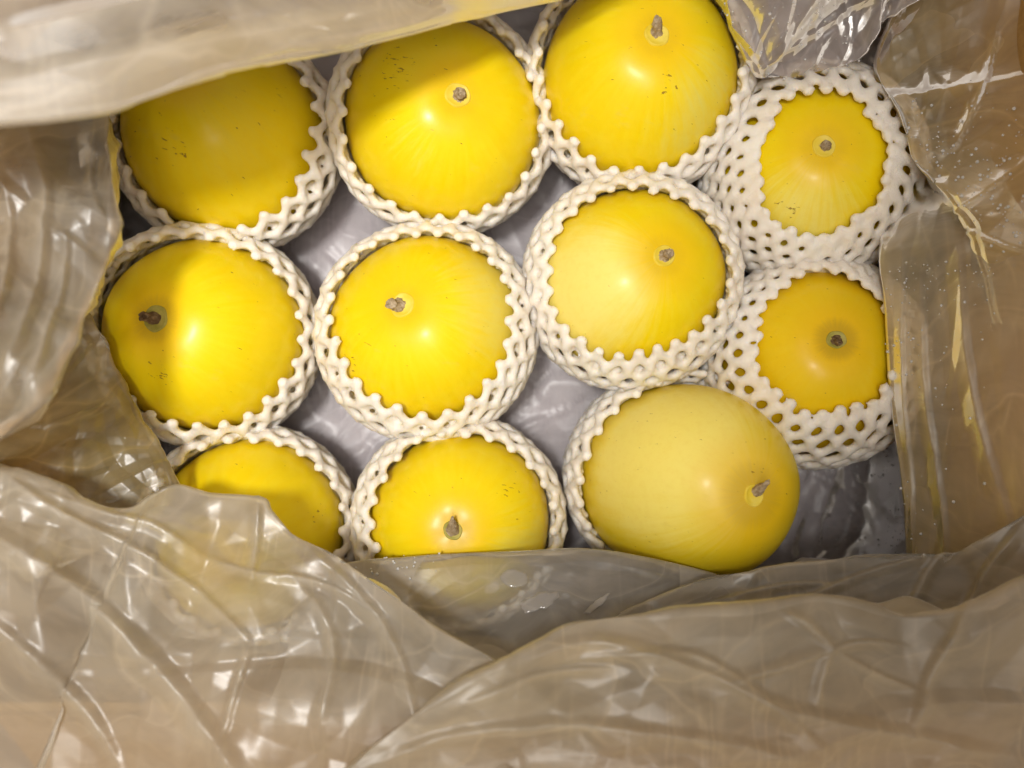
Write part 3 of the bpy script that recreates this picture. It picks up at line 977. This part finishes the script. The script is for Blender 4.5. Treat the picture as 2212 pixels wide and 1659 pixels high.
# left flap
SH['left'] = flap('film_flap',
    edge=[(262, 120, .150), (246, 220, .165), (240, 300, .180), (244, 380, .187), (249, 440, .190), (249, 490, .191), (241, 560, .192), (214, 625, .201), (182, 690, .210), (150, 752, .218), (100, 835, .226), (30, 905, .228), (-60, 985, .228), (-200, 1060, .225)],
    outer=[(-200, 60, .18), (-260, 250, .185), (-280, 450, .20), (-330, 700, .22), (-420, 960, .22)],
    arch=.006, under=[(170, 150, .08), (175, 300, .07), (175, 450, .07), (150, 600, .07), (60, 760, .08), (-80, 900, .09), (-200, 1000, .1)],
    mat=M_FLAP, seed=23, folds=[([(60,270),(105,450),(70,700),(20,830)],40,.006),([(205,260),(190,380),(232,480)],22,.004),([(150,520),(130,650),(70,870)],28,.005),([(20,420),(30,600),(-10,760)],30,.005)], n=60, amp=.012, ang=None, wr=(.006, .04), lr=(.03, .14), stars=4)[1]
# inner left fold, low against the left melons
SH['inner'] = flap('film_flap',
    edge=[(150, 640, .120), (205, 695, .122), (238, 745, .122), (255, 800, .120), (272, 850, .120), (300, 905, .120), (338, 955, .122), (360, 1010, .124), (374, 1052, .126), (400, 1110, .128)],
    outer=[(-160, 660, .16), (-180, 800, .165), (-180, 950, .17), (-120, 1130, .17), (60, 1260, .16)],
    under=[(120, 700, .05), (150, 760, .04), (180, 850, .04), (220, 950, .04), (260, 1030, .04), (330, 1100, .04)],
    mat=M_FLAP2, seed=37, n=60, amp=.010, ang=2.0, spread=.5, wr=(.005, .03), lr=(.03, .12), stars=4, arch=.004)[1]
# lower left flap, comes up close to the lens
SH['lowleft'] = flap('film_flap',
    edge=[(-260, 960, .185), (-120, 1000, .185), (0, 1010, .182), (123, 1052, .178), (198, 1090, .172), (278, 1098, .166), (330, 1072, .160), (381, 1050, .156), (450, 1064, .154), (562, 1076, .154), (590, 1102, .155), (650, 1158, .158), (734, 1202, .164), (815, 1254, .170), (880, 1300, .176), (960, 1358, .184), (1082, 1430, .195), (1200, 1520, .2), (1300, 1620, .205)],
    outer=[(-500, 1500, .20), (-300, 1800, .20), (0, 1950, .20), (300, 2000, .20), (600, 2000, .20), (900, 2000, .20), (1200, 2000, .20)],
    under=[(-260, 1100, .10), (0, 1150, .09), (250, 1210, .08), (450, 1230, .07), (600, 1240, .07), (800, 1300, .08), (1000, 1400, .09), (1250, 1500, .10)],
    mat=M_FLAP_LOW, seed=41, folds=[([(-20,1140),(120,1230),(230,1320),(330,1420),(450,1560),(570,1700)],60,.010),([(100,1060),(198,1100),(330,1135),(430,1195)],26,.005),([(560,1085),(552,1180),(546,1260)],22,.005),([(545,1400),(520,1480),(490,1600)],20,.004),([(660,1180),(790,1300),(860,1420),(900,1560)],36,.006),([(-20,1000),(130,1105),(300,1190),(430,1280),(560,1400)],34,.006),([(640,1255),(700,1330),(720,1450),(690,1600)],30,.005),([(-20,1330),(90,1420),(200,1560),(260,1700)],44,.007),([(430,1195),(560,1240),(700,1260),(820,1330)],20,.0035)], n=52, amp=.017, ang=2.45, spread=.6, wr=(.007, .070), lr=(.04, .22), stars=9, arch=.012, nt=320, no=190)[1]
# clear wet wall of film across the bottom
SH['bottom'] = flap('film_flap',
    edge=[(640, 1250, .118), (765, 1217, .122), (900, 1206, .124), (1060, 1197, .124), (1240, 1190, .124), (1340, 1197, .124), (1450, 1220, .124), (1560, 1244, .124), (1700, 1290, .124)],
    outer=[(560, 1560, .17), (800, 1570, .175), (1000, 1580, .18), (1250, 1580, .18), (1500, 1560, .175), (1720, 1520, .17)],
    under=[(640, 1275, .02), (800, 1262, .015), (1000, 1258, .015), (1240, 1258, .015), (1450, 1262, .015), (1700, 1300, .02)],
    mat=M_FLAP3, seed=53, n=34, amp=.006, ang=None, wr=(.006, .035), lr=(.03, .10), stars=3, arch=-.006)[1]
# right hand bottom fold, first layer
SH['right_low'] = flap('film_flap',
    edge=[(1180, 1420, .150), (1310, 1332, .148), (1420, 1285, .146), (1540, 1243, .144), (1700, 1216, .144), (1850, 1197, .146), (1960, 1189, .148), (2050, 1190, .150), (2100, 1166, .156), (2212, 1110, .166), (2330, 1060, .17), (2500, 1000, .17)],
    outer=[(1200, 1800, .18), (1500, 1760, .18), (1800, 1740, .18), (2100, 1700, .18), (2400, 1600, .18), (2700, 1400, .18)],
    under=[(1180, 1390, .05), (1400, 1300, .03), (1600, 1270, .02), (1850, 1250, .02), (2000, 1230, .03), (2150, 1180, .05), (2400, 1080, .08)],
    mat=M_FLAP, seed=61, folds=[([(1680,1320),(1850,1245),(1990,1203)],22,.005),([(1540,1300),(1700,1262),(1830,1262)],18,.004),([(1960,1330),(2010,1230),(2050,1180)],26,.005),([(2060,1400),(2120,1250),(2212,1130)],30,.006)], n=80, amp=.010, ang=0.35, spread=.6, wr=(.005, .035), lr=(.03, .14), stars=6, arch=.002)[1]
# front fold, nearest the lens
SH['front'] = flap('film_flap',
    edge=[(620, 1790, .215), (740, 1668, .214), (900, 1540, .212), (1000, 1474, .210), (1082, 1430, .206), (1170, 1382, .200), (1240, 1348, .196), (1400, 1325, .190), (1600, 1312, .186), (1750, 1294, .184), (1830, 1300, .184), (1960, 1330, .186), (2100, 1300, .190), (2230, 1250, .19), (2400, 1200, .19)],
    outer=[(700, 2150, .20), (1000, 2150, .19), (1300, 2100, .18), (1600, 2100, .18), (1900, 2100, .18), (2200, 2000, .18), (2700, 1900, .18)],
    under=[(800, 1640, .13), (1000, 1520, .12), (1200, 1450, .11), (1500, 1390, .10), (1800, 1360, .10), (2100, 1350, .10), (2400, 1300, .11)],
    mat=M_FLAP_FRONT, seed=77, folds=[([(1090,1440),(1280,1385),(1490,1440),(1700,1530),(1990,1590),(2250,1660)],50,.008),([(1790,1400),(1730,1350),(1690,1325)],22,.005),([(1790,1400),(1860,1385),(1950,1395)],20,.005),([(1790,1400),(1770,1460),(1755,1530)],20,.005),([(1790,1400),(1680,1440),(1560,1470)],24,.005),([(1790,1400),(1880,1450),(2000,1500)],24,.004),([(1240,1425),(1450,1405),(1600,1470),(1800,1640)],30,.005),([(780,1660),(1000,1585),(1250,1560),(1500,1580),(1760,1640)],40,.006),([(1960,1600),(2010,1450),(2090,1310)],34,.006),([(1000,1520),(1150,1460),(1330,1440)],26,.004)], n=60, amp=.018, ang=0.25, spread=.5, wr=(.007, .070), lr=(.04, .22), stars=8, arch=.014, nt=320, no=190)[1]
# upright pleat down the right hand side
SH['right'] = flap('film_flap',
    edge=[(2060, 320, .085), (1975, 400, .092), (1918, 480, .098), (1900, 550, .105), (1912, 640, .112), (1920, 740, .114), (1926, 840, .114), (1936, 950, .112), (1948, 1080, .110), (1960, 1190, .110), (1975, 1300, .11)],
    outer=[(2420, 300, .185), (2420, 450, .188), (2420, 650, .19), (2420, 850, .19), (2420, 1050, .19), (2420, 1350, .19)],
    under=[(2110, 350, .04), (1990, 480, .03), (1965, 640, .02), (1975, 800, .02), (1985, 1000, .02), (2000, 1250, .02)],
    mat=M_PLEAT, seed=84, folds=[([(1985,590),(2005,900),(2050,1200)],26,.0028),([(1948,540),(1955,860),(1975,1200)],18,.002),([(2060,480),(2110,900),(2190,1150)],34,.003)], n=40, amp=.0035, swell=.004, ang=0.1, spread=.25, wr=(.012, .04), lr=(.04, .12), stars=1, arch=.0)[1]
# upper right: curling piece of film beside the small melon
SH['upright'] = flap('film_flap',
    edge=[(2010, -110, .130), (1960, -20, .118), (1915, 70, .108), (1893, 150, .106), (1920, 220, .118), (1948, 290, .122), (1965, 345, .124), (2005, 390, .128), (2050, 425, .132), (2090, 480, .136), (2120, 560, .14), (2150, 700, .142)],
    outer=[(2300, -260, .17), (2420, -120, .17), (2420, 60, .17), (2400, 200, .17), (2380, 330, .17), (2400, 480, .17), (2400, 750, .17)],
    under=[(2060, -60, .05), (1990, 60, .05), (1970, 160, .05), (2000, 300, .05), (2040, 400, .06), (2090, 480, .07), (2150, 600, .08), (2180, 700, .09)],
    mat=M_FLAP2, seed=97, folds=[([(2240,330),(2080,450),(1960,560)],30,.0035),([(1930,200),(2080,175),(2240,140)],28,.003),([(1990,460),(2100,500),(2240,560)],20,.004),([(2150,60),(2120,180),(2060,300)],20,.004)], n=50, amp=.006, ang=None, wr=(.004, .03), lr=(.03, .10), stars=5, arch=.004)[1]
# crumpled tongue at the top, right of the cut off melon
SH['tongue'] = flap('film_flap',
    edge=[(1520, -80, .11), (1560, 0, .115), (1585, 60, .115), (1612, 120, .112), (1660, 170, .105), (1740, 160, .10), (1850, 130, .11), (1900, 60, .12), (1990, 0, .13), (2100, -60, .14)],
    outer=[(1560, -300, .17), (1640, -300, .17), (1720, -300, .17), (1820, -300, .17), (1950, -300, .17), (2150, -300, .17)],
    under=[(1560, -40, .05), (1600, 40, .04), (1650, 80, .04), (1760, 70, .04), (1850, 40, .05), (2000, -60, .06)],
    mat=M_LINING, seed=109, n=90, amp=.010, ang=1.6, spread=.5, wr=(.003, .02), lr=(.02, .10), stars=8, arch=.004)[1]

# wet spots where the film sticks together, on the clear wall of film at the bottom
M_WET = mat_film('wet_patch', haze=0.62, tint=(0.90, 0.87, 0.86), seed=9.0, rough=0.15, facet=0.05, lines=0.0)


def wet_patch(Q, cx, cy, rx, ry, rot, seed, wob):
    P = Q[20:176].reshape(-1, 3)
    k = K0 * (CZ - P[:, 2])
    px = P[:, 0] / k + 1106; py = 830 - P[:, 1] / k
    rg = np.random.default_rng(seed)
    ph = rg.uniform(0, 6.28, 4)
    vs, n = [], 48
    for fr_ in (0.0, 0.35, 0.7, 0.92, 1.0):
        for q_ in range(n):
            an = 2 * math.pi * q_ / n
            w_ = 1 + wob * (math.sin(2 * an + ph[0]) + 0.7 * math.sin(5 * an + ph[1]) + 0.4 * math.sin(11 * an + ph[2]))
            x, y = rx * fr_ * w_ * math.cos(an), ry * fr_ * w_ * math.sin(an)
            xx, yy = cx + x * math.cos(rot) - y * math.sin(rot), cy + x * math.sin(rot) + y * math.cos(rot)
            d = (px - xx) ** 2 + (py - yy) ** 2
            near = np.argsort(d)[:4]
            wt_ = 1 / (d[near] + 1.0)
            z = float((P[near, 2] * wt_).sum() / wt_.sum())
            vs.append(at(xx, yy, z + (0.0007 if fr_ < 0.97 else 0.0002)))
    mesh_obj('wet_patch', np.array(vs), grid_faces(5, n, wrap=True), M_WET, bag)


wet_patch(SH['bottom'], 1111, 1250, 30, 20, 0.25, 1, 0.05)
wet_patch(SH['bottom'], 1165, 1300, 38, 20, -0.35, 2, 0.14)
wet_patch(SH['bottom'], 1290, 1305, 30, 8, -0.75, 3, 0.16)

# ------------------------------------------------------------------ condensation drops on the film (too many to count)
rng = np.random.default_rng(5)
iv, jf = ico()


def drops(Q, boxes, n, rmin, rmax, clusters):
    """spots on a film surface, gathered in clusters inside boxes given as photo positions"""
    P = Q.reshape(-1, 3)
    k = K0 * (CZ - P[:, 2])
    px = P[:, 0] / k + 1106; py = 830 - P[:, 1] / k
    out = []
    for (x0, y0, x1, y1) in boxes:
        sel = np.where((px > x0) & (px < x1) & (py > y0) & (py < y1))[0]
        if len(sel) < 5: continue
        cs = P[rng.choice(sel, clusters)]
        d = np.min(np.linalg.norm(P[sel][:, None, :] - cs[None], axis=2), axis=1)
        w = np.exp(-d / 0.012) + 0.03
        out.append(P[rng.choice(sel, n, p=w / w.sum())])
    return np.concatenate(out)


dp = np.concatenate([
    drops(SH['right'], [(1910, 560, 2150, 1180)], 252, 0, 0, 9),
    drops(SH['upright'], [(1930, 150, 2212, 700)], 270, 0, 0, 8),
    drops(SH['tongue'], [(1560, 0, 2100, 170)], 198, 0, 0, 6),
    drops(LQ, [(1990, 300, 2200, 1050), (1750, 950, 1950, 1200), (1600, 60, 1900, 200)], 198, 0, 0, 7),
    drops(SH['bottom'], [(770, 1195, 960, 1250)], 60, 0, 0, 3),
    drops(SH['inner'], [(250, 850, 380, 1050)], 25, 0, 0, 2),
])
dv, df = [], []
for k_, p in enumerate(dp):
    r = 0.00030 * (3.4 ** (rng.uniform() ** 2.0))
    q = p + rng.normal(0, 0.0006, 3) + np.array([0, 0, 0.0004])
    dv.append(q + iv * np.array([r, r, r * 0.8])); df.append(jf + k_ * len(iv))
d_o = mesh_obj('water_drops', np.concatenate(dv), np.concatenate(df), M_DROP, bag)
d_o['kind'] = 'stuff'
